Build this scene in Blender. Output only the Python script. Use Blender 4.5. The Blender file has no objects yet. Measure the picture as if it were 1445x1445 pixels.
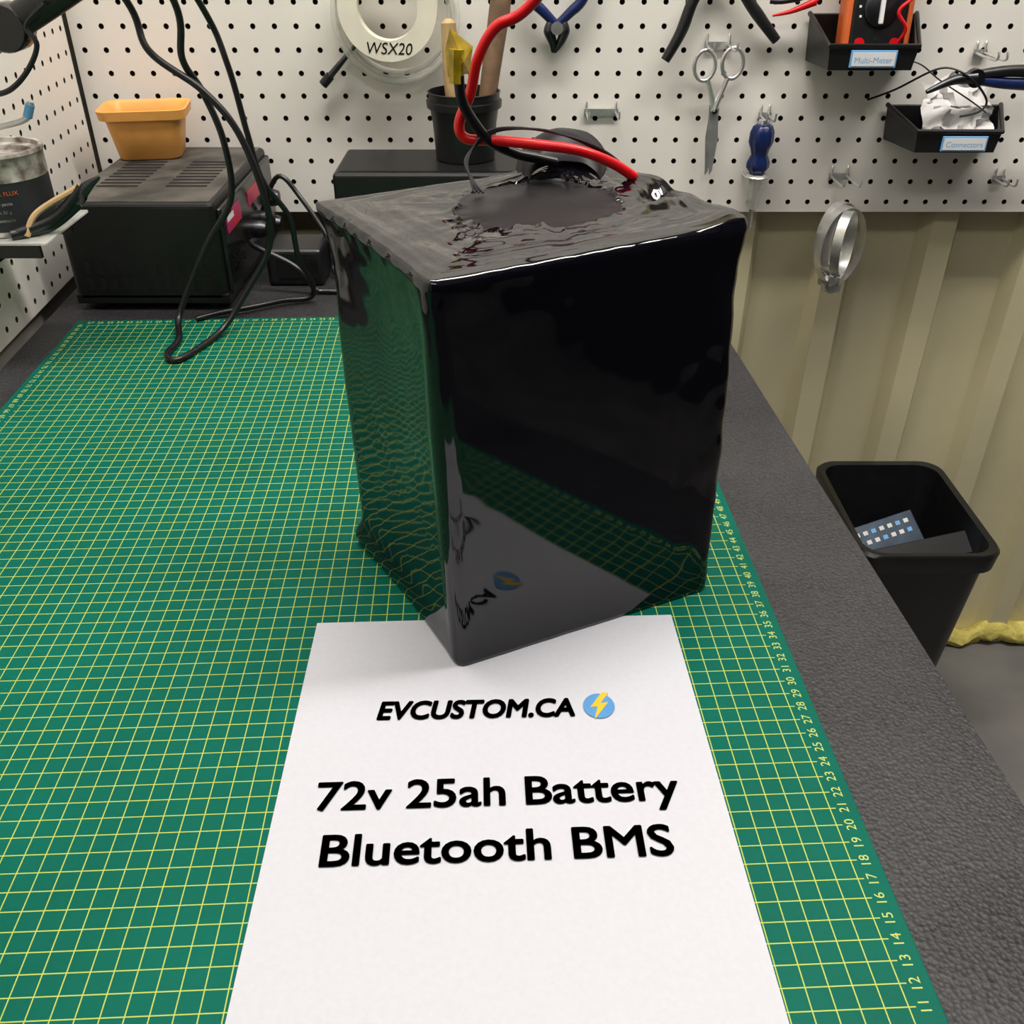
import bpy, bmesh, math, random
from mathutils import Vector, Matrix, noise
random.seed(4)
ZO=73.0   # desk height (cm) above the floor
sc=bpy.context.scene
sc.view_settings.view_transform='Standard'

# ------------------------------------------------------------------ materials
def new_mat(name):
    m=bpy.data.materials.new(name); m.use_nodes=True
    return m,m.node_tree,m.node_tree.nodes['Principled BSDF']
def pmat(name,col,rough=0.5,metal=0.0,var=0.0,vscale=60,bump=0.0,bscale=200,trans=0.0,coat=0.0,ior=1.5,alpha=1.0,col2=None,detail=4,bdist=0.001,spec=0.5):
    m,nt,p=new_mat(name)
    p.inputs['Base Color'].default_value=(*col,1)
    p.inputs['Roughness'].default_value=rough
    p.inputs['Metallic'].default_value=metal
    p.inputs['IOR'].default_value=ior
    p.inputs['Specular IOR Level'].default_value=spec
    p.inputs['Transmission Weight'].default_value=trans
    p.inputs['Coat Weight'].default_value=coat
    p.inputs['Coat Roughness'].default_value=0.05
    p.inputs['Alpha'].default_value=alpha
    tc=nt.nodes.new('ShaderNodeTexCoord')
    n=nt.nodes.new('ShaderNodeTexNoise'); n.inputs['Scale'].default_value=vscale; n.inputs['Detail'].default_value=detail
    nt.links.new(tc.outputs['Object'],n.inputs['Vector'])
    r=nt.nodes.new('ShaderNodeValToRGB')
    c2=col2 if col2 else tuple(max(0,c*(1-var)) for c in col)
    r.color_ramp.elements[0].position=0.35; r.color_ramp.elements[1].position=0.65
    r.color_ramp.elements[0].color=(*c2,1); r.color_ramp.elements[1].color=(*col,1)
    nt.links.new(n.outputs['Fac'],r.inputs['Fac']); nt.links.new(r.outputs['Color'],p.inputs['Base Color'])
    if bump>0:
        n2=nt.nodes.new('ShaderNodeTexNoise'); n2.inputs['Scale'].default_value=bscale; n2.inputs['Detail'].default_value=3
        nt.links.new(tc.outputs['Object'],n2.inputs['Vector'])
        b=nt.nodes.new('ShaderNodeBump'); b.inputs['Strength'].default_value=bump; b.inputs['Distance'].default_value=bdist
        nt.links.new(n2.outputs['Fac'],b.inputs['Height']); nt.links.new(b.outputs['Normal'],p.inputs['Normal'])
    return m
M={}
M['wrap']=pmat('black_shrink_film',(0.0022,0.002,0.0045),0.055,ior=1.54)
M['wrapmatte']=pmat('inner_film_matte',(0.005,0.0035,0.007),0.36,ior=1.4,var=.3,vscale=30,spec=.28)
M['blackpl']=pmat('black_plastic',(0.009,0.009,0.010),0.38,var=.3,bump=.05,bscale=400)
M['blackgloss']=pmat('black_gloss_plastic',(0.01,0.01,0.011),0.2,var=.2)
M['psu']=pmat('psu_painted_steel',(0.009,0.009,0.009),0.42,var=.4,vscale=30,bump=.1,bscale=500,spec=.4)
M['dust']=pmat('psu_dusty_top',(0.11,0.10,0.085),0.65,col2=(0.025,0.023,0.021),vscale=22,detail=8,bump=.1,bscale=300)
M['slot']=pmat('dark_slot',(0.002,0.002,0.002),0.9)
M['cable']=pmat('black_cable_rubber',(0.006,0.006,0.007),0.35)
M['red']=pmat('red_silicone_wire',(0.72,0.006,0.01),0.3,var=.1)
M['kapton']=pmat('yellow_polyimide_tape',(0.62,0.42,0.02),0.2,var=.45,vscale=120,alpha=.92)
M['copper']=pmat('tinned_copper',(0.6,0.45,0.25),0.3,metal=1)
M['orange']=pmat('orange_tub_plastic',(0.92,0.43,0.10),0.45,var=.12,vscale=30)
M['paper']=pmat('white_paper',(0.56,0.56,0.605),0.85,var=.03,vscale=300,bump=.08,bscale=900,spec=.2)
M['ink']=pmat('black_ink',(0.006,0.006,0.008),0.9,spec=.15)
M['inkblue']=pmat('blue_ink',(0.10,0.29,0.58),0.7,var=.1,spec=.2)
M['inkyel']=pmat('yellow_ink',(0.68,0.48,0.03),0.7,var=.1,spec=.2)
M['peg']=pmat('white_pegboard',(0.87,0.835,0.77),0.40,var=.03,vscale=4)
M['peghole']=pmat('hardboard_hole_shade',(0.035,0.025,0.018),0.9)  # hardboard brown, darkened to stand in for shade inside the holes
M['metal']=pmat('beige_sheet_metal',(0.66,0.60,0.385),0.38,var=.12,vscale=5,bump=.03,bscale=20)
M['steel']=pmat('steel',(0.78,0.78,0.77),0.33,metal=.85,var=.2)
M['dsteel']=pmat('dark_steel',(0.10,0.10,0.11),0.35,metal=1,var=.3)
M['blueh']=pmat('navy_handle_plastic',(0.010,0.022,0.11),0.28,var=.3,vscale=90)
M['bluel']=pmat('blue_label',(0.16,0.42,0.75),0.5)
M['white']=pmat('white_label',(0.8,0.8,0.8),0.5,var=.05)
M['orangem']=pmat('orange_meter_holster',(0.65,0.13,0.03),0.4,var=.1)
M['tape']=pmat('cream_masking_tape',(0.84,0.79,0.66),0.6,var=.07,vscale=40)
M['clear']=pmat('translucent_tubing',(0.82,0.82,0.76),0.15,alpha=.45,var=.1)
M['woodl']=pmat('light_wood_handle',(0.62,0.42,0.20),0.5,var=.3,vscale=50)
M['woodd']=pmat('brown_wood_handle',(0.22,0.13,0.075),0.5,var=.4,vscale=50)
M['stick']=pmat('wooden_stick',(0.6,0.4,0.2),0.6,var=.2)
M['magenta']=pmat('red_magenta_label',(0.60,0.02,0.03),0.35,col2=(0.36,0.02,0.16),vscale=25)
M['concrete']=pmat('grey_concrete',(0.20,0.19,0.175),0.7,col2=(0.13,0.125,0.12),vscale=6,detail=8,bump=.1,bscale=60)
M['plaster']=pmat('room_plaster',(0.40,0.38,0.34),0.8,var=.05,vscale=3)
M['darkwall']=pmat('unseen_wall_darkened',(0.03,0.03,0.033),0.8,var=.1,vscale=3)  # unseen walls, colour darkened to keep the battery film's reflections dark
M['ceil']=pmat('ceiling_paint',(0.6,0.6,0.58),0.8,var=.03,vscale=3)
M['foam']=pmat('yellow_sealant_foam',(0.78,0.66,0.16),0.8,var=.3,vscale=60,bump=.6,bscale=80,bdist=.006)
M['bluebox']=pmat('grey_blue_carton',(0.045,0.085,0.14),0.4,col2=(0.02,0.035,0.06),vscale=30)
M['cloth']=pmat('white_tissue',(0.78,0.76,0.75),0.8,var=.1,vscale=40)
M['canlabel']=pmat('can_label_dark',(0.02,0.024,0.028),0.5,var=.3)
M['canwhite']=pmat('can_chipped_paint',(0.6,0.57,0.52),0.5,col2=(0.16,0.12,0.10),vscale=90,detail=8)

def desk_mat():
    m,nt,p=new_mat('black_leatherette')
    tc=nt.nodes.new('ShaderNodeTexCoord'); L=nt.links
    v=nt.nodes.new('ShaderNodeTexVoronoi'); v.inputs['Scale'].default_value=420
    n=nt.nodes.new('ShaderNodeTexNoise'); n.inputs['Scale'].default_value=500; n.inputs['Detail'].default_value=4
    n2=nt.nodes.new('ShaderNodeTexNoise'); n2.inputs['Scale'].default_value=9; n2.inputs['Detail'].default_value=6
    for q in (v,n,n2): L.new(tc.outputs['Object'],q.inputs['Vector'])
    r=nt.nodes.new('ShaderNodeValToRGB'); r.color_ramp.elements[0].position=.35; r.color_ramp.elements[1].position=.7
    r.color_ramp.elements[0].color=(.006,.006,.0075,1); r.color_ramp.elements[1].color=(.05,.048,.052,1)
    mx=nt.nodes.new('ShaderNodeMix'); mx.data_type='FLOAT'; mx.inputs['Factor'].default_value=.4
    L.new(n.outputs['Fac'],mx.inputs['A']); L.new(n2.outputs['Fac'],mx.inputs['B']); L.new(mx.outputs['Result'],r.inputs['Fac'])
    L.new(r.outputs['Color'],p.inputs['Base Color'])
    b=nt.nodes.new('ShaderNodeBump'); b.inputs['Strength'].default_value=.7; b.inputs['Distance'].default_value=.0008
    L.new(v.outputs['Distance'],b.inputs['Height']); L.new(b.outputs['Normal'],p.inputs['Normal'])
    p.inputs['Roughness'].default_value=.52; p.inputs['Specular IOR Level'].default_value=.40
    return m
M['desk']=desk_mat()

def mat_mat():
    m,nt,p=new_mat('green_cutting_mat'); L=nt.links
    tc=nt.nodes.new('ShaderNodeTexCoord'); sp=nt.nodes.new('ShaderNodeSeparateXYZ'); L.new(tc.outputs['Object'],sp.inputs[0])
    def mt(op,a,b=None,c=None):
        n=nt.nodes.new('ShaderNodeMath'); n.operation=op
        for i,x in enumerate((a,b,c)):
            if x is None: continue
            if isinstance(x,(int,float)): n.inputs[i].default_value=x
            else: L.new(x,n.inputs[i])
        return n.outputs[0]
    X=mt('ADD',mt('MULTIPLY',sp.outputs[0],-100.0),-1.4)
    Y=mt('MULTIPLY',sp.outputs[1],100.0)
    def line(c,w,per=1.0):
        t=mt('DIVIDE',c,per)
        d=mt('MULTIPLY',mt('ABSOLUTE',mt('SUBTRACT',mt('FRACT',mt('ADD',t,.5)),.5)),per)
        return mt('LESS_THAN',d,w)
    def within(c,a,b): return mt('MULTIPLY',mt('GREATER_THAN',c,a),mt('LESS_THAN',c,b))
    inX=within(X,-.04,57.04); inY=within(Y,-.04,85.04)
    tX=within(X,-.30,57.30); tY=within(Y,-.30,85.30)
    v=mt('MULTIPLY',line(X,.027),mt('MULTIPLY',tY,inX))
    h=mt('MULTIPLY',line(Y,.027),mt('MULTIPLY',tX,inY))
    g=mt('MAXIMUM',v,h)
    n=nt.nodes.new('ShaderNodeTexNoise'); n.inputs['Scale'].default_value=10; n.inputs['Detail'].default_value=8
    L.new(tc.outputs['Object'],n.inputs['Vector'])
    r=nt.nodes.new('ShaderNodeValToRGB'); r.color_ramp.elements[0].position=.3; r.color_ramp.elements[1].position=.75
    r.color_ramp.elements[0].color=(.0,.096,.064,1); r.color_ramp.elements[1].color=(.0,.122,.084,1)
    L.new(n.outputs['Fac'],r.inputs['Fac'])
    mx=nt.nodes.new('ShaderNodeMix'); mx.data_type='RGBA'; L.new(g,mx.inputs['Factor'])
    L.new(r.outputs['Color'],mx.inputs['A']); mx.inputs['B'].default_value=(.42,.50,.10,1)
    L.new(mx.outputs['Result'],p.inputs['Base Color'])
    n3=nt.nodes.new('ShaderNodeTexNoise'); n3.inputs['Scale'].default_value=700; L.new(tc.outputs['Object'],n3.inputs['Vector'])
    b=nt.nodes.new('ShaderNodeBump'); b.inputs['Strength'].default_value=.15; b.inputs['Distance'].default_value=.0005
    L.new(n3.outputs['Fac'],b.inputs['Height']); L.new(b.outputs['Normal'],p.inputs['Normal'])
    p.inputs['Roughness'].default_value=.55; p.inputs['Specular IOR Level'].default_value=.10
    return m
M['mat']=mat_mat()
M['matprint']=pmat('yellow_mat_print',(.44,.52,.14),.6,spec=.1)

# ------------------------------------------------------------------ builder (cm)
def catmull(pts,n=8,closed=False):
    P=[Vector(p) for p in pts]; out=[]
    N=len(P); rng=N if closed else N-1
    for i in range(rng):
        if closed: a,b,c,d=P[(i-1)%N],P[i],P[(i+1)%N],P[(i+2)%N]
        else: a,b,c,d=P[max(i-1,0)],P[i],P[i+1],P[min(i+2,N-1)]
        for k in range(n):
            t=k/n
            out.append(.5*((2*b)+(c-a)*t+(2*a-5*b+4*c-d)*t*t+(3*b-a-3*c+d)*t**3))
    if not closed: out.append(P[-1].copy())
    return out
def rad(r,f):
    if isinstance(r,(int,float)): return r
    q=f*(len(r)-1); i=min(int(q),len(r)-2); return r[i]+(r[i+1]-r[i])*(q-i)
class B:
    def __init__(s): s.v=[];s.f=[];s.mi=[];s.sm=[];s.m=[]
    def mid(s,k):
        if k not in s.m: s.m.append(k)
        return s.m.index(k)
    def add(s,vs,fs,mat,smooth=False,T=None):
        o=len(s.v); i=s.mid(mat)
        for v in vs:
            v=Vector(v); s.v.append(T@v if T else v)
        for f in fs: s.f.append([o+a for a in f]); s.mi.append(i); s.sm.append(smooth)
    def bm(s,bm,mat,smooth=False,T=None):
        bm.verts.index_update(); s.add([v.co.copy() for v in bm.verts],[[v.index for v in f.verts] for f in bm.faces],mat,smooth,T); bm.free()
    def box(s,x0,x1,y0,y1,z0,z1,mat,bev=0,seg=3,T=None,smooth=False):
        b=bmesh.new(); bmesh.ops.create_cube(b,size=1)
        for v in b.verts: v.co=Vector(((x0+x1)/2+v.co.x*(x1-x0),(y0+y1)/2+v.co.y*(y1-y0),(z0+z1)/2+v.co.z*(z1-z0)))
        if bev: bmesh.ops.bevel(b,geom=b.edges[:],offset=bev,segments=seg,affect='EDGES',profile=.5)
        s.bm(b,mat,smooth,T)
    def loft(s,rings,mat,cap0=True,cap1=True,closed=True,smooth=True,T=None):
        n=len(rings[0]); vs=[p for r in rings for p in r]; fs=[]
        for i in range(len(rings)-1):
            for j in range(n if closed else n-1):
                k=(j+1)%n; fs.append([i*n+j,i*n+k,(i+1)*n+k,(i+1)*n+j])
        if cap0: fs.append(list(range(n))[::-1])
        if cap1: fs.append([(len(rings)-1)*n+j for j in range(n)])
        s.add(vs,fs,mat,smooth,T)
    def tube(s,pts,r,mat,n=10,seg=8,closed=False,sx=1.0,spline=True,T=None):
        P=catmull(pts,seg,closed) if spline else [Vector(p) for p in pts]
        N=len(P); rings=[]; up=None
        for i in range(N):
            t=(P[(i+1)%N]-P[i-1]) if (closed or 0<i<N-1) else (P[1]-P[0] if i==0 else P[-1]-P[-2])
            t.normalize()
            if up is None: up=t.orthogonal().normalized()
            up=(up-t*up.dot(t)).normalized(); w=t.cross(up)
            rr=rad(r,i/(N-1))
            rings.append([P[i]+(up*math.cos(a)*sx+w*math.sin(a))*rr for a in [2*math.pi*k/n for k in range(n)]])
        if closed: rings.append(rings[0])
        s.loft(rings,mat,not closed,not closed,T=T)
    def lathe(s,prof,mat,c=(0,0,0),n=32,T=None,smooth=True,cap=True):
        rings=[[Vector((c[0]+r*math.cos(a),c[1]+r*math.sin(a),c[2]+z)) for a in [2*math.pi*k/n for k in range(n)]] for r,z in prof]
        s.loft(rings,mat,cap,cap,T=T,smooth=smooth)
    def torus(s,c,R,r,mat,T=None,ex=1.0,ez=1.0,n=32):
        s.tube([(c[0]+R*ex*math.cos(a),c[1],c[2]+R*ez*math.sin(a)) for a in [2*math.pi*k/n for k in range(n)]],r,mat,seg=1,closed=True,T=T)
    def prism(s,poly,y0,y1,mat,T=None,smooth=False):
        s.loft([[Vector((x,y0,z)) for x,z in poly],[Vector((x,y1,z)) for x,z in poly]],mat,T=T,smooth=smooth)
    def done(s,name,origin=None,rotz=0.0,parent=None,angle=40):
        if origin is None:
            xs=[v.x for v in s.v]; ys=[v.y for v in s.v]; zs=[v.z for v in s.v]
            origin=((min(xs)+max(xs))/2,(min(ys)+max(ys))/2,min(zs)); loc=Vector(origin); vv=[(v-loc)*.01 for v in s.v]
        else:
            loc=Vector(origin); vv=[v*.01 for v in s.v]
        me=bpy.data.meshes.new(name); me.from_pydata([tuple(v) for v in vv],[],s.f)
        for k in s.m: me.materials.append(M[k])
        me.polygons.foreach_set('material_index',s.mi); me.polygons.foreach_set('use_smooth',s.sm)
        me.update()
        b=bmesh.new(); b.from_mesh(me)
        if len(b.faces)<60000: bmesh.ops.recalc_face_normals(b,faces=b.faces[:])
        for e in b.edges:
            if len(e.link_faces)==2 and e.calc_face_angle(0)>math.radians(angle): e.smooth=False
        b.to_mesh(me); b.free()
        ob=bpy.data.objects.new(name,me); sc.collection.objects.link(ob)
        ob.location=((loc.x)*.01,(loc.y)*.01,(loc.z+ZO)*.01); ob.rotation_euler=(0,0,rotz)
        if parent:
            bpy.context.view_layer.update(); ob.parent=parent; ob.matrix_parent_inverse=parent.matrix_world.inverted()
        return ob
_tc={}
def textmesh(body,shear=0.0):
    k=(body,shear)
    if k in _tc: return _tc[k]
    cu=bpy.data.curves.new('t','FONT'); cu.body=body; cu.size=1; cu.shear=shear; cu.resolution_u=4; cu.fill_mode='FRONT'
    ob=bpy.data.objects.new('t',cu); sc.collection.objects.link(ob); bpy.context.view_layer.update()
    dg=bpy.context.evaluated_depsgraph_get(); me=bpy.data.meshes.new_from_object(ob.evaluated_get(dg))
    vs=[v.co.copy() for v in me.vertices]; fs=[list(p.vertices) for p in me.polygons]
    bpy.data.objects.remove(ob); bpy.data.meshes.remove(me)
    _tc[k]=(vs,fs); return vs,fs
def text_on(b,body,o,u,v,width,cap,mat,bold=0.0,shear=0.0,center=False):
    """lay text: o baseline start, u,v unit dirs; width cm (None = natural), cap height cm; bold = stroke growth in em"""
    vs,fs=textmesh(body,shear); hv,_=textmesh('H'); hh=max(p.y for p in hv)
    x0=min(p.x for p in vs);x1=max(p.x for p in vs); sy=(cap)/(hh+2*bold); sx=(width/(x1-x0+2*bold)) if width else sy
    o=Vector(o);u=Vector(u).normalized();v=Vector(v).normalized()
    if center: o=o-u*(x1-x0)*sx/2
    offs=[(0,0)] if bold==0 else [(bold*math.cos(a),bold*math.sin(a)) for a in [2*math.pi*k/10 for k in range(10)]]
    for dx,dy in offs:
        b.add([o+u*(p.x-x0+bold+dx)*sx+v*(p.y+bold+dy)*sy for p in vs],fs,mat)

# ------------------------------------------------------------------ room
b=B(); b.box(-140,220,-180,131,-73-5,-73,'concrete'); b.done('floor')
b=B(); b.box(-140,220,-180,131,175,180,'ceil'); b.done('ceiling')
b=B(); b.box(-140,220,-185,-180,-73,175,'darkwall'); b.done('wall_front')
b=B(); b.box(220,225,-180,131,-73,175,'darkwall'); b.done('wall_right')
def lx(y): return -49.8-.0535*(y-85.2)
b=B()
b.loft([[Vector((lx(y)-1.2,y,-73)),Vector((lx(y)-6,y,-73)),Vector((lx(y)-6,y,175)),Vector((lx(y)-1.2,y,175))] for y in (-180,131)],'plaster',smooth=False); b.done('wall_left')
prof=[]; x=-140.0
while x<222:
    prof+= [(x,128.2),(x+7.2,128.2),(x+8.4,126.0),(x+11.6,126.0),(x+12.8,128.2)]; x+=13.4
b=B(); b.loft([[Vector((px,py,z)) for px,py in prof] for z in (-73,175)],'metal',False,False,closed=False,smooth=False)
b.box(-140,224,128.6,131,-73,175,'metal'); b.done('wall_back')
b=B(); pts=[(x,126.2+random.uniform(-.5,.5),-71+random.uniform(-.8,.8)) for x in range(20,215,4)]
b.tube(pts,[1.8,2.0],'foam',n=10,seg=4)
for i,v in enumerate(b.v): v+=Vector((0,1,1))*noise.noise(v*.35)*1.1
b.done('trim_1')

def pegboard(name,o,u,n,L,Hh,t=.6,pitch=2.54,hr=.33):
    o=Vector(o);u=Vector(u).normalized();n=Vector(n).normalized();w=Vector((0,0,1))
    b=B(); nx=int(L/pitch); nz=int(Hh/pitch); vs=[];fs=[];hv=[];hf=[]
    P=lambda a,c,d: o+u*a+w*c-n*d
    for i in range(nx+1):
        for j in range(nz+1): vs.append(P(i*pitch,j*pitch,0))
    G=lambda i,j:i*(nz+1)+j
    for i in range(nx):
        for j in range(nz):
            cx=(i+.5)*pitch; cz=(j+.5)*pitch; s=len(vs)
            oc=[(cx+hr*math.cos(math.radians(22.5+45*k)),cz+hr*math.sin(math.radians(22.5+45*k))) for k in range(8)]
            for a,c in oc: vs.append(P(a,c,0))
            c0,c1,c2,c3=G(i,j),G(i+1,j),G(i+1,j+1),G(i,j+1)
            q=[s+k for k in range(8)]
            fs+=[[c1,c2,q[0],q[7]],[c2,q[1],q[0]],[c2,c3,q[2],q[1]],[c3,q[3],q[2]],[c3,c0,q[4],q[3]],[c0,q[5],q[4]],[c0,c1,q[6],q[5]],[c1,q[7],q[6]]]
            h=len(hv)
            for a,c in oc: hv.append(P(a,c,0))
            for a,c in oc: hv.append(P(a,c,t))
            for k in range(8): hf.append([h+k,h+(k+1)%8,h+8+(k+1)%8,h+8+k])
            hf.append([h+8+k for k in range(8)])
    b.add(vs,fs,'peg'); b.add(hv,hf,'peghole')
    X=nx*pitch;Z=nz*pitch
    b.add([P(0,0,0),P(X,0,0),P(X,Z,0),P(0,Z,0),P(0,0,t+.1),P(X,0,t+.1),P(X,Z,t+.1),P(0,Z,t+.1)],[[0,1,5,4],[1,2,6,5],[2,3,7,6],[3,0,4,7],[4,5,6,7]],'peg')
    return b.done(name,angle=80)
pegboard('pegboard',(-52.0,124,2.6),(1,0,0),(0,-1,0),165,112)
ud=Vector((-.0535,1,0)).normalized()
pegboard('pegboard',(lx(8)+.0,8,0.2),ud,(ud.y,-ud.x,0),116,116)

# ------------------------------------------------------------------ desk
b=B()
def dr(y): return 25.9-.065*(y-31.9)
poly=[(lx(-12)+.3,-12),(dr(-12),-12),(dr(123),123),(lx(123)+.9,123)]
bb=bmesh.new(); vs=[bb.verts.new((x,y,z)) for z in (-3.0,-.25) for x,y in poly]
bb.faces.new(vs[:4][::-1]); bb.faces.new(vs[4:])
for i in range(4): bb.faces.new([vs[i],vs[(i+1)%4],vs[4+(i+1)%4],vs[4+i]])
bmesh.ops.bevel(bb,geom=bb.edges[:],offset=.35,segments=3,affect='EDGES')
b.bm(bb,'desk')
for (x,y) in ((-43,-6),(22,-6),(-48,117),(14,117)): b.box(x-2.5,x+2.5,y-2.5,y+2.5,-73,-3,'blackpl',.3)
b.box(-43,22,-7,-5,-12,-3,'blackpl'); b.box(-48,14,116,118,-12,-3,'blackpl')
b.done('workbench')

# ------------------------------------------------------------------ cutting mat
RZ=math.radians(2.53); MO=(18.15,10.1,-.22)
b=B(); b.box(-60,0,-1.6,86.4,0,.2,'mat',.08,2); cm=b.done('cutting_mat',origin=MO,rotz=RZ)
b=B()
for n in range(0,86):
    text_on(b,str(n),(-.50,n,.205),(0,1,0),(-1,0,0),None,.46,'matprint',center=True)
    text_on(b,str(n),(-59.5,n,.205),(0,-1,0),(1,0,0),None,.46,'matprint',center=True)
for n in range(0,58):
    text_on(b,str(n),(-1.4-n,85.55,.205),(1,0,0),(0,1,0),None,.46,'matprint',center=True)
b.done('printed_numbers',origin=MO,rotz=RZ,parent=cm)

# ------------------------------------------------------------------ printed sheet
b=B()
A=Vector((-12.1,45.1,0));Bq=Vector((10.0,45.9,0));C=Vector((11.35,17.0,0));D=Vector((-11.5,16.6,0))
nx,ny=24,30; vs=[];fs=[]
for i in range(nx+1):
    for j in range(ny+1):
        s=i/nx;t=j/ny
        p=(A*(1-s)+Bq*s)*(1-t)+(D*(1-s)+C*s)*t; p.z=.03+.05*max(0,noise.noise(Vector((s*2,t*2,3))))*min(1,6*abs(s-.5)); vs.append(p)
for i in range(nx):
    for j in range(ny): a=i*(ny+1)+j; fs.append([a,a+1,a+ny+2,a+ny+1])
b.add(vs,fs,'paper',True)
sheet=b.done('printed_paper_sheet')
b=B(); zt=.10
def line_text(body,p0,p1,cap,bold,shear=0):
    p0=Vector((*p0,zt));p1=Vector((*p1,zt)); u=(p1-p0); w=u.length; u.normalize(); v=Vector((-u.y,u.x,0))
    text_on(b,body,p0,u,v,w,cap,'ink',bold,shear)
line_text('72v 25ah Battery',(-9.8,30.75),(8.5,31.45),1.80,.020)
line_text('Bluetooth BMS',(-9.05,27.55),(7.75,28.2),1.80,.020)
line_text('EVCUSTOM.CA',(-7.45,36.85),(3.5,37.15),1.42,.040,.18)
cx,cy=4.85,37.95
b.add([(cx+.88*math.cos(a),cy+.95*math.sin(a),zt) for a in [2*math.pi*k/40 for k in range(40)]],[list(range(40))],'inkblue')
bolt=[(.25,1.05),(-.5,-.12),(-.08,-.05),(-.32,-1.05),(.55,.28),(.1,.2),(.62,1.0)]
b.add([(cx+x,cy+y,zt+.01) for x,y in bolt],[list(range(len(bolt)))],'inkyel')
b.done('printed_text',parent=sheet)

# ------------------------------------------------------------------ battery pack
def lerp(a,b,t): return a+(b-a)*t
bot=[Vector((-3.05,41.15)),Vector((13.05,48.6)),Vector((5.4,61.2)),Vector((-10.5,53.8))]
top=[Vector((-3.8,40.45)),Vector((12.7,49.8)),Vector((5.0,62.0)),Vector((-10.9,53.5))]
cen=Vector((1.1,51.1)); ZT=23.4
def perim(z):
    t=z/23.5; out=[]
    e0=math.exp(-z/1.0); e1=math.exp(-(ZT-z)/.8)
    cs=[]
    waist=.20*math.exp(-((z-19.5)/3.2)**2)
    for k in range(4):
        c=bot[k].lerp(top[k],t); d=(c-cen).normalized()
        c=c-d*waist*(1.4 if k==3 else .5)
        if k==3: c=c+d*.45*e1+d*.6*math.exp(-((z-.8)/1.0)**2)
        if k==0: c=c+d*.15*math.exp(-z/.5)
        if k==1: c=c+d*.15*e1
        cs.append(c)
    rs=[lerp(1.0,.6,max(e0,e1)),lerp(1.2,.7,e1),1.2,lerp(1.1,.45,max(e0,e1))]
    for k in range(4):
        P=cs[k];prev=cs[k-1];nx=cs[(k+1)%4]; r=rs[k]
        a=P+(prev-P).normalized()*r; c=P+(nx-P).normalized()*r
        for i in range(12):
            s=i/12; out.append((1-s)**2*a+2*s*(1-s)*P+s*s*c)
        d=nx+(P-nx).normalized()*rs[(k+1)%4]
        for i in range(44): out.append(c.lerp(d,i/44))
    return out
NP=56*4
rings=[]; NZ=130
for i in range(NZ):
    z=ZT*i/(NZ-1)
    ring=perim(z); R=[]
    for j,p in enumerate(ring):
        pn=ring[(j+1)%NP]-ring[j-1]; nrm=Vector((pn.y,-pn.x)).normalized()
        side=j//56; q=Vector((p.x,p.y,z))
        eb=math.exp(-z/.8); et=math.exp(-(ZT-z)/2.0)
        u=((j%56)-12)/44; uu=max(0,min(1,u))
        cor=math.exp(-min(uu,1-uu)*14)
        rc=math.exp(-(Vector((p.x,p.y))-top[1]).length/2.2)
        d=.04*noise.noise(q*.13+Vector((3,0,0)))
        d+=(.03*eb+.10*et+.006*cor)*noise.noise(Vector((q.x*.9,q.y*.9,q.z*.6)))
        d+=.010*cor*noise.noise(Vector((q.x*.3,q.y*.3,q.z*1.1)))
        d+=.17*rc*noise.noise(Vector((q.x*.8,q.y*.8,q.z*.55+4)))
        if side==3: d+=.026*noise.noise(q*.36)+.0035*noise.noise(q*1.2)-.24*math.sin(math.pi*uu)
        if side==0: d+=.22*math.sin(math.pi*min(1,z/ZT))**.8*math.sin(math.pi*(.12+.88*uu))
        tz=max(0,(z-(ZT-.4))/.4); d-=.24*tz*tz
        R.append(Vector((p.x+nrm.x*d,p.y+nrm.y*d,z)))
    rings.append(R)
oc=Vector((1.5,52.9)); outl=[Vector((p.x,p.y)) for p in rings[-1]]
ax=Vector((16.05,8.95)).normalized(); bx=Vector((-ax.y,ax.x))
def an(a,f,t,s): return noise.noise(Vector((math.cos(a)*f,math.sin(a)*f,t+s)))
def opening(j):
    o=outl[j]-oc; a=math.atan2(o.dot(bx),o.dot(ax)); rr=1+.16*an(a,1.6,0,1)+.10*an(a,5,0,3)+.05*an(a,11,0,8)
    return oc+ax*5.0*math.cos(a)*rr+bx*4.3*math.sin(a)*rr, a
def gb(p,c,u,su,sv):
    d=p-Vector(c); u=Vector(u).normalized(); w=Vector((-u.y,u.x)); return math.exp(-((d.dot(u)/su)**2+(d.dot(w)/sv)**2))
K=80; trs=[]
for k in range(1,K+1):
    t=k/K; R=[]
    for j in range(NP):
        op,a=opening(j); p=outl[j].lerp(op,t)
        z=ZT+.14*min(1,t*10)-.08*t
        rg=an(a,3.0,t*.8,2)*.40+an(a,7,t*1.2,7)*.34+an(a,15,t*1.8,12)*.12
        z+=rg*(max(0,t-.12)**1.05)*.50
        z+=(.17*an(a,1.2,t*5,20)+.045*an(a,2.2,t*13,30))*min(1,t*4)*(1-.5*t)
        q3=Vector((p.x,p.y,0)); z+=.10*noise.noise(q3*.5)*min(1,t*4)
        z+=1.1*gb(p,(3.4,59.6),ax,2.6,1.7)+1.15*gb(p,(9.2,56.9),(.5,-.87),3.4,1.5)+.5*gb(p,(8.2,52.2),ax,1.6,.7)-.65*gb(p,(8.3,54.3),ax,1.1,1.0)
        z+=.35*gb(p,(11.3,50.6),(1,0),1.3,1.6)
        if t>.93: z+=(t-.93)/.07*(.05+.16*an(a,8,0,5))
        R.append(Vector((p.x,p.y,z)))
    trs.append(R)
b=B(); b.loft(rings+trs,'wrap',True,False)
inner=[]; last=trs[-1]
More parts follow.
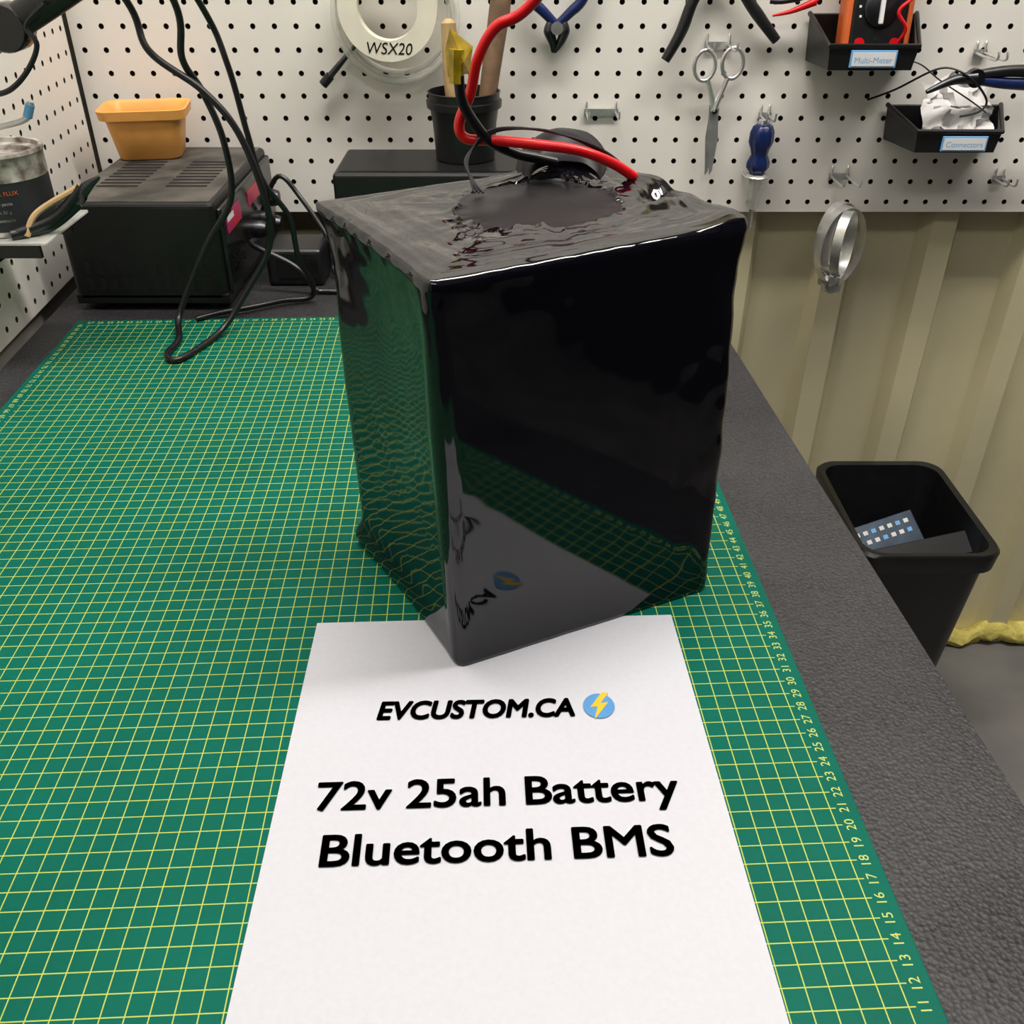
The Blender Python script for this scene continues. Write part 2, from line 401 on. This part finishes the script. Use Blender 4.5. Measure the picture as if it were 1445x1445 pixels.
for k,s_ in enumerate((.985,.965,.93,.85,.7,.5,.3,.1,.02)):
    R=[]
    for j,p in enumerate(last):
        q=oc+(Vector((p.x,p.y))-oc)*s_
        zb=23.36+.22*gb(q,(1.6,53.4),ax,3,3)+.10*noise.noise(Vector((q.x*.5,q.y*.5,2)))
        z=lerp(p.z,zb,(.2,.6,.85,.97,1,1,1,1,1)[k])
        R.append(Vector((q.x,q.y,z)))
    inner.append(R)
b.loft([last]+inner[:2],'wrap',False,False)
b.loft(inner[1:],'wrapmatte',False,True)
for v in b.v: v.z+=.12
bat=b.done('battery_pack',angle=170)
b=B()   # loose matte flap standing behind the leads
R=[]
for i in range(15):
    s=i/14; r=[]
    for j in range(25):
        t=j/24; an_=math.pi*t
        x=3.1-2.9*math.cos(an_)*(1-.25*s); zz=23.3+(2.7*max(0,math.sin(an_))**.8)*(1-.5*s*s)+.12*noise.noise(Vector((t*5,s*3,0)))
        y=59.4+1.0*math.sin(an_)-2.4*s+.5*(t-.5)
        r.append(Vector((x,y,zz)))
    R.append(r)
b.loft(R,'wrapmatte',False,False,closed=False); b.done('inner_film_flap',parent=bat,angle=170)
b=B()
b.tube([(9,56,45),(6,56.5,39),(1.2,57,33.1),(-.9,57,31.8),(-1.9,57,30.2),(-2.3,57,28.6),(-3.0,57,26.9),(-2.6,57,26.1),(-.9,57,26.0),(1.5,56.4,25.9),(3.8,56.3,25.6),(5.8,56.8,24.8),(7.2,57.2,23.9)],.30,'red',n=14,seg=10)
b.tube([(-2.9,56,29.6),(-2.8,56.2,28.4),(-2.3,56.5,27.3),(-1.3,57,26.0),(0.2,57.4,25.2),(1.4,57.6,24.9),(2.6,57.8,24.6)],.30,'cable',n=14,seg=10)
b.tube([(-2.9,56,29.4),(-3.0,55.95,30.3)],.25,'copper',spline=False)
b.tube([(-3.05,56,29.2),(-3.0,56,30.2),(-2.95,56,30.9)],[.38,.44],'kapton',n=7,seg=3)
b.add([(-3.5,56,29.5),(-2.3,55.9,29.7),(-2.1,56.1,31.0),(-3.3,56,31.9),(-3.6,56.2,30.8),(-2.6,55.7,30.3)],[[0,1,5],[1,2,5],[2,3,5],[3,4,5],[4,0,5]],'kapton')
for k in range(3):
    o=k*.25
    b.tube([(6.9,56.9+o*.4,24.3),(5.2-o,57.0,25.5+o*.2),(2.7-o,56.8,26.4+o*.3),(0-o*.6,57.0,26.7-o*.2),(-1.6,56.8,26.4-o*.5),(-2.5-o*.3,55.8,25.2),(-2.3+o*.3,55.0,24.2),(-2.1+o,54.6,23.7)],.075,'cable',n=6,seg=8)
b.done('lead_wires',parent=bat)

# ------------------------------------------------------------------ bench power supply
b=B(); x0,x1,y0,y1,z0,z1=-46.6,-30.4,97.2,121.8,.6,11.2
b.box(x0,x1,y0,y1,z0,z1,'psu',.6,4)
b.box(x0+.5,x1-.5,y0+.5,y1-.5,z1-.05,z1+.04,'dust',.02,1)
b.box(x0-.1,x1+.15,y0+.0,y1,z0-.1,z0+1.0,'blackpl',.15,2)
for x in (x0+2,x1-2):
    for y in (y0+2,y1-2): b.lathe([(1,-.85),(1,.6)],'blackpl',(x,y,z0),16)
for gx in (x0+2.2,x1-6.6):
    for i in range(9): b.box(gx,gx+4.4,y0+6+i*1.3,y0+6.6+i*1.3,z1+.03,z1+.07,'slot')
for row in (2.0,3.7):
    for i in range(11): b.box(x0+1.6+i*1.25,x0+2.2+i*1.25,y0-.04,y0+.02,row,row+1.3,'slot')
b.box(x1-.1,x1+.5,y0+.8,y1-.6,1.4,10.4,'blackgloss',.25,3)
b.box(x1+.45,x1+.56,y0+2,y0+8,7.4,9.4,'magenta'); b.box(x1+.45,x1+.57,y0+2.4,y0+5,8.5,9.1,'white')
b.box(x1+.45,x1+.57,y0+11.5,y0+17,7.6,9.2,'magenta')
text_on(b,'POWER SUPPLY',(x1+.58,y0+2.2,4.6),(0,1,0),(0,0,1),8,.8,'white',.01)
text_on(b,'13.8V DC',(x1+.58,y0+2.2,3.2),(0,1,0),(0,0,1),5,.8,'white',.01)
for y,z in ((y0+13,4.6),(y0+17,4.6),(y0+21,6.0),(y0+20.5,3.0)):
    b.lathe([(1.0,0),(1.0,.8),(.8,1.3),(.5,1.35)],'dsteel',n=20,T=Matrix.Translation((x1+.5,y,z))@Matrix.Rotation(math.pi/2,4,'Y'))
b.done('bench_power_supply')

# orange tub
b=B()
def rrect(cx,cy,hx,hy,r,z,n=6):
    out=[]
    for qx,qy,a0 in ((1,1,0),(-1,1,90),(-1,-1,180),(1,-1,270)):
        for k in range(n+1):
            a=math.radians(a0+90*k/n); out.append(Vector((cx+qx*(hx-r)+r*math.cos(a),cy+qy*(hy-r)+r*math.sin(a),z)))
    return out
tx,ty=-42.6,117.3; zb=11.28
T=Matrix.Translation((tx,ty,0))@Matrix.Rotation(math.radians(9),4,'Z')
rg=[rrect(0,0,3.3,2.6,1.2,zb),rrect(0,0,3.5,2.8,1.2,zb+.2),rrect(0,0,4.2,3.3,1.3,zb+4.3),rrect(0,0,4.8,3.7,1.4,zb+4.5),rrect(0,0,4.95,3.85,1.4,zb+5.5),rrect(0,0,4.75,3.65,1.3,zb+5.55),rrect(0,0,4.4,3.3,1.2,zb+5.2),rrect(0,0,4.0,3.1,1.2,zb+4.2),rrect(0,0,3.25,2.5,1.1,zb+.5)]
b.loft(rg,'orange',T=T); b.done('plastic_tub',angle=50)

b=B(); b.box(-20.3,3.5,109.7,121.6,-.25,11,'blackpl',.5,4); b.box(-19.5,2.7,110.5,120.8,10.98,11.06,'blackpl')
for i in range(12): b.box(-18+i*1.7,-17.2+i*1.7,109.62,109.75,2,7,'slot')
b.done('electronics_enclosure')
b=B(); c=(-5.5,116.6,11.08)
b.lathe([(3.3,0),(3.45,.1),(3.7,4.0),(3.95,5.6),(4.3,5.7),(4.35,6.4),(4.05,6.5),(4.1,7.3),(4.2,7.35),(4.0,7.4),(3.85,6.0),(3.2,.4)],'blackpl',c,40); b.done('tool_cup')
b=B(); b.tube([(-6.6,117.5,12.0),(-6.9,118,18),(-7.1,118.3,25.2)],[.85,.8,.95,.85],'woodl',n=14); b.tube([(-7.1,118.3,25.1),(-7.12,118.35,25.6)],[.85,.4],'woodl',n=14,spline=False)
b.done('wooden_handle')
b=B(); b.tube([(-3.6,117,12.0),(-2.6,118,19),(-1.4,119.2,26.3),(-1.0,119.6,29)],[.95,1.05,1.2,1.0],'woodd',n=14); b.done('hammer_handle')

# ------------------------------------------------------------------ cables on the left
b=B()
b.tube([(-40,78,50),(-36,86,38),(-33.1,92,29.8),(-32,92,25.9),(-27.9,92,22.7),(-25.2,92,19),(-23.6,92,12.8),(-24.2,93,8),(-27,92,3.6),(-29.4,89.5,.6),(-31.7,83.5,.35),(-33.3,84.5,.35),(-33.2,88,.4),(-34.0,92,1.6),(-30.5,93,8),(-27.2,93,12.8),(-27,93,18.1),(-28.2,93,22.4),(-29.2,92,25.3),(-28.7,91,29.8),(-31,86,38),(-34,80,48)],.32,'cable',n=10,seg=10)
b.done('power_cable')
b=B()
b.tube([(-31,84,42),(-27.5,94,29.6),(-26.1,95,24.4),(-25.2,95,18.3),(-24.4,95,14),(-22.5,96,10.2),(-22.3,97,5.8),(-21.6,99,2),(-22.2,99.5,.35),(-25,98.5,.35),(-28,96.5,.4),(-31,95,.35),(-33,93.5,.3)],.29,'cable',n=10,seg=10)
b.done('power_cable')
b=B(); b.tube([(-29.5,113,6),(-27,112.5,10),(-24.5,112,7.5),(-20.9,108.8,3),(-20.6,107,.5),(-17,104,.2),(-12,103,.2)],.28,'cable',n=8)
b.tube([(-29.5,108,4),(-28.5,103,5),(-24,102,3),(-22,102,.4),(-20,102,.1),(-10,101,.1)],.28,'cable',n=8)
b.done('output_lead')
b=B(); b.box(-27.8,-21.4,104.5,110.5,-.25,4.0,'blackpl',.5,3); b.box(-26.5,-22,104.4,104.55,.8,3,'blackgloss'); b.done('power_adapter')
b=B()
b.tube([(-46.5,84,25.9),(-41.4,85,28.2),(-35.8,85,31.0),(-30,84,34)],1.25,'blackpl',n=16)
b.lathe([(1.7,-1.2),(1.8,-1),(1.8,1),(1.7,1.2)],'blackgloss',n=24,T=Matrix.Translation((-40.5,85,28.6))@Matrix.Rotation(math.pi/2,4,'X'))
b.tube([(-47.8,84,24.8),(-46.5,84,25.9)],[1.6,1.4],'blackpl',n=16,spline=False)
b.box(-49.6,-47.3,82.5,85.5,22,28,'blackpl',.4)
b.tube([(-36.5,83.6,30.4),(-38.4,83.6,28.9),(-37.9,83.5,27.5),(-39.2,83.5,25.6),(-41.2,83.6,24.1),(-43.6,84,23.6)],.22,'cable',n=8)
b.done('lamp_arm')
b=B(); b.box(-49.3,-40.6,81.5,91.5,11.9,12.2,'clear',.08,1); b.box(-49.5,-49.0,82,91,8,12,'blackpl'); b.box(-49.2,-42,83,83.4,10.3,11.9,'blackpl'); b.box(-49.2,-42,90,90.4,10.3,11.9,'blackpl')
b.done('wall_shelf')
b=B(); c=(-45.2,86.3,12.22)
b.lathe([(3.7,0),(3.85,.1),(3.85,.5)],'canwhite',c,40); b.lathe([(3.82,.5),(3.82,4.6)],'canlabel',c,40,cap=False); b.lathe([(3.85,4.6),(3.85,6.4),(4.0,6.6),(3.95,6.9),(3.6,6.9),(3.55,6.5),(3.0,6.4),(2.9,6.0)],'canwhite',c,40)
for k,(z,txt) in enumerate(((3.6,'SOLDER FLUX'),(2.8,'rosin paste'),(2.1,'net 50 g'),(1.4,'flammable'))):
    vs,fs=textmesh(txt); w=max(p.x for p in vs); s=.5 if k==0 else .4
    b.add([(c[0]+3.87*math.sin((p.x-w/2)*s/3.87+.3),c[1]-3.87*math.cos((p.x-w/2)*s/3.87+.3),c[2]+z+p.y*s) for p in vs],fs,'canwhite' if k else 'orangem')
b.done('flux_can')
b=B(); b.tube([(-42.6,82.6,12.4),(-41.6,83.5,14.2),(-37.9,85,16.1)],.28,'stick',n=8); b.done('wooden_stick')
b=B(); b.tube([(-43.8,82.3,12.6),(-41.0,84.0,12.9),(-38.4,85,14.6)],[.5,.45],'blackpl',n=10); b.tube([(-43.6,82.5,12.6),(-40.4,84,13.6),(-37.8,85,16)],[.5,.45],'blackpl',n=10)
b.tube([(-38.4,85,14.9),(-37.4,85,16),(-36,85,16.9)],[.55,.5,.12],'dsteel',n=10); b.lathe([(.6,-.4),(.6,.4)],'dsteel',n=16,T=Matrix.Translation((-38.2,84.9,15.2))@Matrix.Rotation(math.pi/2,4,'X')); b.done('needle_pliers')
b=B(); b.tube([(-49.5,85,19.6),(-46,85,20.5),(-43.5,85,21.0),(-41,85,21.7),(-40.3,85,23.0)],.25,'steel',n=10); b.tube([(-40.9,85,21.8),(-40.4,85,22.8)],.38,'bluel',n=10,spline=False); b.done('pegboard_hook')

# ------------------------------------------------------------------ items on back pegboard
Y=123.4
def ringband(b,c,R,r,y0,y1,mat,n=48,T=None):
    prof=[(R,y0),(R,y1),(r,y1),(r,y0)]
    rings=[[Vector((c[0]+rr*math.cos(2*math.pi*k/n),y,c[1]+rr*math.sin(2*math.pi*k/n))) for rr,y in prof] for k in range(n+1)]
    b.loft(rings,mat,False,False,T=T,smooth=True)
b=B(); ringband(b,(-14,26.6),5.6,3.4,119.6,121.4,'tape'); text_on(b,'WSX20',(-16.6,119.55,21.9),(1,0,-.03),(0.03,0,1),5.2,1.2,'ink',0,.2)
b.tube([(-14,123.9,30.3),(-14,119,29.7),(-14,118.6,30.5)],.22,'steel',n=8)
b.done('masking_tape_roll')
b=B()
for R,zz,y in ((6.2,25.6,123.3),(6.7,25.4,122.7),(7.1,25.6,122.1)): b.torus((-13.4,y,zz),R,.34,'clear',n=48)
b.done('tubing_coil')
b=B(); b.tube([(-22.5,122.5,18.2),(-20.5,122.5,20.2),(-18.2,122.8,22.5)],[.45,.35,.2],'dsteel',n=10); b.tube([(-22.6,122.5,18.1),(-21.6,122.5,19.1)],.55,'blackpl',spline=False); b.done('tweezers')
b=B()
for sgn,c0 in ((-1,5.2),(1,5.2)):
    b.tube([(c0-sgn*.2,Y-1,24.3),(c0+sgn*1.5,Y-1,25.8),(c0+sgn*2.9,Y-1,27.2),(c0+sgn*3.7,Y-1,30),(c0+sgn*3.4,Y-1,34)],[.45,.6,.6,.55],'blueh',n=12)
    b.tube([(c0+sgn*.7,Y-1,24.9),(c0+sgn*.9,Y-1,23.9),(c0+sgn*.45,Y-1,22.7),(c0+sgn*.1-.3,Y-1,21.6)],[.4,.65,.5,.15],'dsteel',n=10)
b.lathe([(.7,-.6),(.7,.6)],'steel',n=20,T=Matrix.Translation((5.2,Y-1,24.2))@Matrix.Rotation(math.pi/2,4,'X'))
b.done('flush_cutters')
b=B()
for p in ([(23.6,Y-1,31.5),(21.9,Y-1,29),(20.6,Y-1.1,26.8),(19.6,Y-1.2,23.8),(18.0,Y-1.3,20.8)],[(24.0,Y-1,31.5),(25.5,Y-1,29),(26.9,Y-1,27.1),(28.8,Y-1.1,25.0),(30.8,Y-1.2,22.9)]):
    b.tube(p,[.45,.6,.7,.55],'blackpl',n=12)
b.tube([(23.8,Y-1,31),(23.8,Y-1,34),(23.8,Y-1,36)],[.9,.8,.2],'dsteel',n=12); b.done('combination_pliers')
b=B()
b.torus((22.8,Y-1,20.2),1.45,.24,'steel',ex=.85,ez=1.15); b.torus((26.0,Y-1.3,20.5),1.45,.24,'steel',ex=.85,ez=1.15)
b.tube([(23.3,Y-1,18.7),(24.0,Y-1,16.8),(24.35,Y-1,15.2)],[.28,.4],'steel',n=8); b.tube([(25.6,Y-1.3,18.9),(24.9,Y-1.2,16.8),(24.4,Y-1.1,15.2)],[.28,.4],'steel',n=8)
b.prism([(23.8,15.8),(24.9,15.8),(25.3,12),(25.0,8.2),(24.7,7.7),(24.2,11)],Y-1.15,Y-.95,'steel'); b.prism([(24.0,16.0),(25.1,15.4),(24.9,11),(24.5,8.0),(24.2,7.6),(23.8,12)],Y-.95,Y-.75,'steel')
b.lathe([(.35,-.2),(.3,.2)],'dsteel',n=14,T=Matrix.Translation((24.5,Y-1.25,15.2))@Matrix.Rotation(math.pi/2,4,'X'))
b.done('scissors')
def hook(x,z,w=2.5,l=3.5,name='pegboard_hook'):
    b=B()
    for dx in (-w/2,w/2): b.tube([(x+dx,123.82,z+1.0),(x+dx,123.6,z+1),(x+dx,123.5,z),(x+dx,123.2,z-.1),(x+dx,123-l,z-.1),(x+dx,122.7-l,z+.8)],.14,'steel',n=6,seg=4)
    b.box(x-w/2-.3,x+w/2+.3,123.55,123.75,z-.5,z+.3,'steel'); b.done(name)
hook(10.9,14.9,3.6); hook(24.3,22.3,2.6,4); hook(41.5,7.3,2.0,4.5); hook(61.8,7.0,1.0,3); hook(55.5,21.5,1.0,5); hook(31,14.5,1,2.5)
def bin_(name,xa,xb,xf0,xf1,zb,zf,zt,lab):
    b=B(); yf,yb=116.2,123.6
    o=[[(xf0+.3,yf+.3,zb),(xf1-.3,yf+.3,zb),(xb-.3,yb,zb),(xa+.3,yb,zb)],[(xf0,yf,zf),(xf1,yf,zf),(xb,yb,zt),(xa,yb,zt)]]
    i=[[(xf0+.35,yf+.5,zf-.05),(xf1-.35,yf+.5,zf-.05),(xb-.35,yb-.3,zt-.1),(xa+.35,yb-.3,zt-.1)],[(xf0+.6,yf+.7,zb+.3),(xf1-.6,yf+.7,zb+.3),(xb-.6,yb-.3,zb+.3),(xa+.6,yb-.3,zb+.3)]]
    b.loft([[Vector(p) for p in r] for r in o+i],'blackpl',smooth=False)
    b.tube([(xa,yb,zt),(xf0,yf,zf),(xf1,yf,zf),(xb,yb,zt)],.28,'blackpl',n=8,spline=False)
    lx0,lx1,lz0,lz1=lab
    b.box(lx0,lx1,yf-.14,yf+.1,lz0,lz1,'bluel',.05,1); b.box(lx0+.2,lx1-.2,yf-.2,yf,lz0+.2,lz1-.2,'white')
    text_on(b,'Multi-Meter' if xa<40 else 'Connectors',(lx0+.5,yf-.21,lz0+.5),(1,0,0),(0,0,1),(lx1-lx0)-1.0,.6,'bluel',0)
    return b.done(name)
bin_('storage_bin',34.6,47.0,35.3,45.3,20.6,23.1,25.6,(37.8,43.0,20.9,22.7))
bin_('storage_bin',45.8,59.6,47.2,57.1,11.7,14.1,15.7,(50.3,55.6,11.9,13.6))
b=B(); T=Matrix.Translation((41.2,119.8,21.0))@Matrix.Rotation(math.radians(-8),4,'X')
b.box(-3.9,3.9,-1.4,1.5,0,14,'orangem',.7,4,T=T); b.box(-3.1,3.1,-1.55,-1.2,.8,13.2,'blackpl',.3,3,T=T)
b.lathe([(1.9,0),(1.9,.25),(1.6,.4)],'dsteel',n=32,T=T@Matrix.Translation((0,-1.5,5.4))@Matrix.Rotation(math.pi/2,4,'X')); b.box(-.25,.25,-2.2,-1.8,3.8,7.0,'white',.1,2,T=T)
b.box(-2.4,2.4,-1.62,-1.5,9,12.4,'clear',T=T)
for x in (-2,0,2): b.lathe([(.55,0),(.55,.35),(.3,.35)],'red' if x else 'blackpl',n=16,T=T@Matrix.Translation((x,-1.5,1.9))@Matrix.Rotation(math.pi/2,4,'X'))
for k in range(10):
    a=math.radians(200-k*24.4); b.box(2.35*math.cos(a)-.12,2.35*math.cos(a)+.12,-1.6,-1.5,5.4+2.35*math.sin(a)-.12,5.4+2.35*math.sin(a)+.12,'white',T=T)
b.done('multimeter')
b=B(); b.tube([(43.2,117.4,23.3),(43.6,116.9,24.8),(42.5,117,26.5),(44.3,117.3,28.4),(44,119,31)],.2,'red',n=8)
b.tube([(29.9,122,25.5),(32,121.8,26.0),(34.5,121.6,27.0)],[.1,.45],'red',n=10); b.tube([(34.5,121.6,27),(36,121.6,28.5),(38,121.5,30),(42,120,32)],.2,'red',n=8)
b.tube([(29.4,122,27.0),(31,121.8,27.0),(33.5,121.6,27.6),(35,121.6,29)],.3,'blackpl',n=10); b.done('test_leads')
b=B(); R=[]
for i in range(15):
    r=[]
    for j in range(15):
        s=i/14;t=j/14; q=Vector((s*3,t*3,1))
        r.append(Vector((48.7+s*8.2+1.2*noise.noise(q),117.5+2.2*abs(noise.noise(q*1.7))+t*3.6,13.0+6.2*t*(1-.35*abs(s-.45))+1.0*noise.noise(q*1.3))))
    R.append(r)
b.loft(R,'cloth',False,False,closed=False); b.done('crumpled_tissue')
b=B()
b.tube([(47.6,117.2,18.2),(50.5,117.5,19.4),(53,117.8,19.6)],[.25,.8],'dsteel',n=10); b.lathe([(1.0,-.5),(1.0,.5)],'dsteel',n=20,T=Matrix.Translation((53,117.8,19.6))@Matrix.Rotation(math.pi/2,4,'X'))
b.tube([(53,117.8,19.9),(57,118,20.3),(62,118.3,20.1),(66,118.6,19.6)],[.5,.7,.6],'blackpl',n=12); b.tube([(53,117.8,19.4),(57,118,19.0),(62,118.3,18.8),(66,118.6,18.6)],[.5,.7,.6],'blueh',n=12); b.done('crimping_pliers')
b=B(); b.tube([(42.5,121.5,16.6),(45,120,18),(49,118,20.6),(52,117,19.8),(54.5,116.8,17.5),(54,116.7,16.2),(52,117,15.6)],.13,'cable',n=6); b.tube([(43,122,20.5),(47,121,20.8),(50,120,19),(53.5,118,17.0),(55,117,16.0)],.09,'cable',n=6); b.done('loose_wires')
b=B(); x=30.5; y=121.6
prof=[(.7,13.9),(1.15,13.6),(1.4,12.9),(1.45,11.8),(1.1,10.9),(.95,10.3),(1.35,9.4),(1.35,8.8),(.9,8.2),(.8,7.9)]
rg=[[Vector((x+r*(1+.07*math.cos(6*a))*math.cos(a),y+r*(1+.07*math.cos(6*a))*math.sin(a),z)) for a in [2*math.pi*k/36 for k in range(36)]] for r,z in prof]
b.loft(rg,'blueh'); b.lathe([(.85,8.0),(1.3,7.9),(1.3,7.5),(.9,7.4),(.75,4.0),(.5,3.7)],'clear',(x,y,0),24); b.lathe([(.3,8),(.3,1.5),(.15,1.2)],'steel',(x,y,0),12); b.lathe([(.6,14.3),(.65,13.9)],'steel',(x,y,0),20)
b.tube([(x-1.3,123.8,7.7),(x-1.3,121,7.7),(x,120.2,7.7),(x+1.3,121,7.7),(x+1.3,123.8,7.7)],.15,'steel',n=6); b.done('screwdriver')
b=B()
for k,(dy,R,rot) in enumerate(((0,3.3,32),(-1.0,3.0,45),(-2.2,3.4,22),(-3.2,2.8,55))):
    T=Matrix.Translation((41.7,121.0+dy,-.0))@Matrix.Rotation(math.radians(rot),4,'Z')@Matrix.Translation((0,0,-R+6.4))@Matrix.Diagonal((1,1,1.45,1))@Matrix.Translation((0,0,-2.2))
    ringband(b,(0,0),R,R-.09,-.6,.6,'steel',T=T)
    b.box(-.9,.9,-.75,.75,-R-.8,-R+.1,'steel',.15,2,T=T); b.tube([(-1.5,0,-R-.3),(1.2,0,-R-.3)],.4,'steel',spline=False,T=T)
b.done('hose_clamps')

# ------------------------------------------------------------------ waste bin
b=B()
def rr(z,x0,x1,y0,y1,r): return rrect((x0+x1)/2,(y0+y1)/2,(x1-x0)/2,(y1-y0)/2,r,z)
b.loft([rr(-73,49,61.5,103,121,2.5),rr(-72.5,48.8,61.8,102.8,121.2,2.5),rr(-38,46.6,63.8,100.4,123.4,3),rr(-37.8,45.9,64.6,99.6,124.1,3),rr(-35.4,45.7,64.8,99.4,124.3,3),rr(-35,46.0,64.5,99.7,124.0,3),rr(-35.2,46.8,63.7,100.6,123.2,2.8),rr(-72,49.4,61.2,103.4,120.6,2.2)],'blackpl')
b.done('waste_bin',angle=50)
# printed carton lying among the rubbish
b=B(); T=Matrix.Translation((54.6,112.6,-42.5))@Matrix.Rotation(math.radians(16),4,'Z')@Matrix.Rotation(math.radians(-10),4,'Y')@Matrix.Rotation(math.radians(38),4,'X')
b.box(-5.2,5.2,-3.6,3.6,-1.5,1.5,'bluebox',.15,2,T=T)
for i in range(7):
    for j in range(2): b.box(-4.4+i*1.3,-3.7+i*1.3,.6+j*1.4,1.2+j*1.4,1.48,1.53,'cloth' if (i+j)%3 else 'bluel',T=T)
b.box(-4.4,1.0,-2.6,-2.2,1.48,1.53,'cloth',T=T); b.done('printed_carton')
b=B(); R=[]
for i in range(20):
    R.append([Vector((49.6+i*.58,104.5+j*.8,-50+2.5*noise.noise(Vector((i*.22,j*.22,2)))+1.0*noise.noise(Vector((i*.7,j*.7,5))))) for j in range(20)])
b.loft(R,'blackpl',False,False,closed=False); b.done('bin_liner')
b=B(); b.box(-7.6,7.6,-1.6,1.6,-.15,.15,'blackpl',.1,1,T=Matrix.Translation((55.3,104.6,-38.0))@Matrix.Rotation(math.radians(10),4,'Z')@Matrix.Rotation(math.radians(-7),4,'Y')@Matrix.Rotation(math.radians(40),4,'X')); b.done('cardboard_strip')

# ------------------------------------------------------------------ lights
def panel(x,y,w,d,e,col):
    b=B(); b.box(x-w/2-2,x+w/2+2,y-d/2-2,y+d/2+2,172.5,175,'white',.3); b.done('ceiling_light')
    l=bpy.data.lights.new('led_tube_light','AREA'); l.shape='RECTANGLE'; l.size=w*.01; l.size_y=d*.01; l.energy=e; l.color=col
    o=bpy.data.objects.new('led_tube_light',l); sc.collection.objects.link(o); o.location=(x*.01,y*.01,(172.2+ZO)*.01)
panel(-25,62,120,20,29.5,(1,.96,.905)); panel(85,62,90,20,23.5,(1,.96,.905)); panel(20,-60,120,30,9,(1,.98,.97))
w=bpy.data.worlds.new('room_world'); sc.world=w; w.use_nodes=True
w.node_tree.nodes['Background'].inputs[0].default_value=(.9,.95,1,1); w.node_tree.nodes['Background'].inputs[1].default_value=.3

cam=bpy.data.cameras.new('camera'); co=bpy.data.objects.new('camera',cam); sc.collection.objects.link(co)
cam.lens=33.28; cam.sensor_width=36; cam.clip_start=.01
co.location=(0,0,(38.4+ZO)*.01); co.rotation_euler=(math.radians(90-33.7),0,0); sc.camera=co
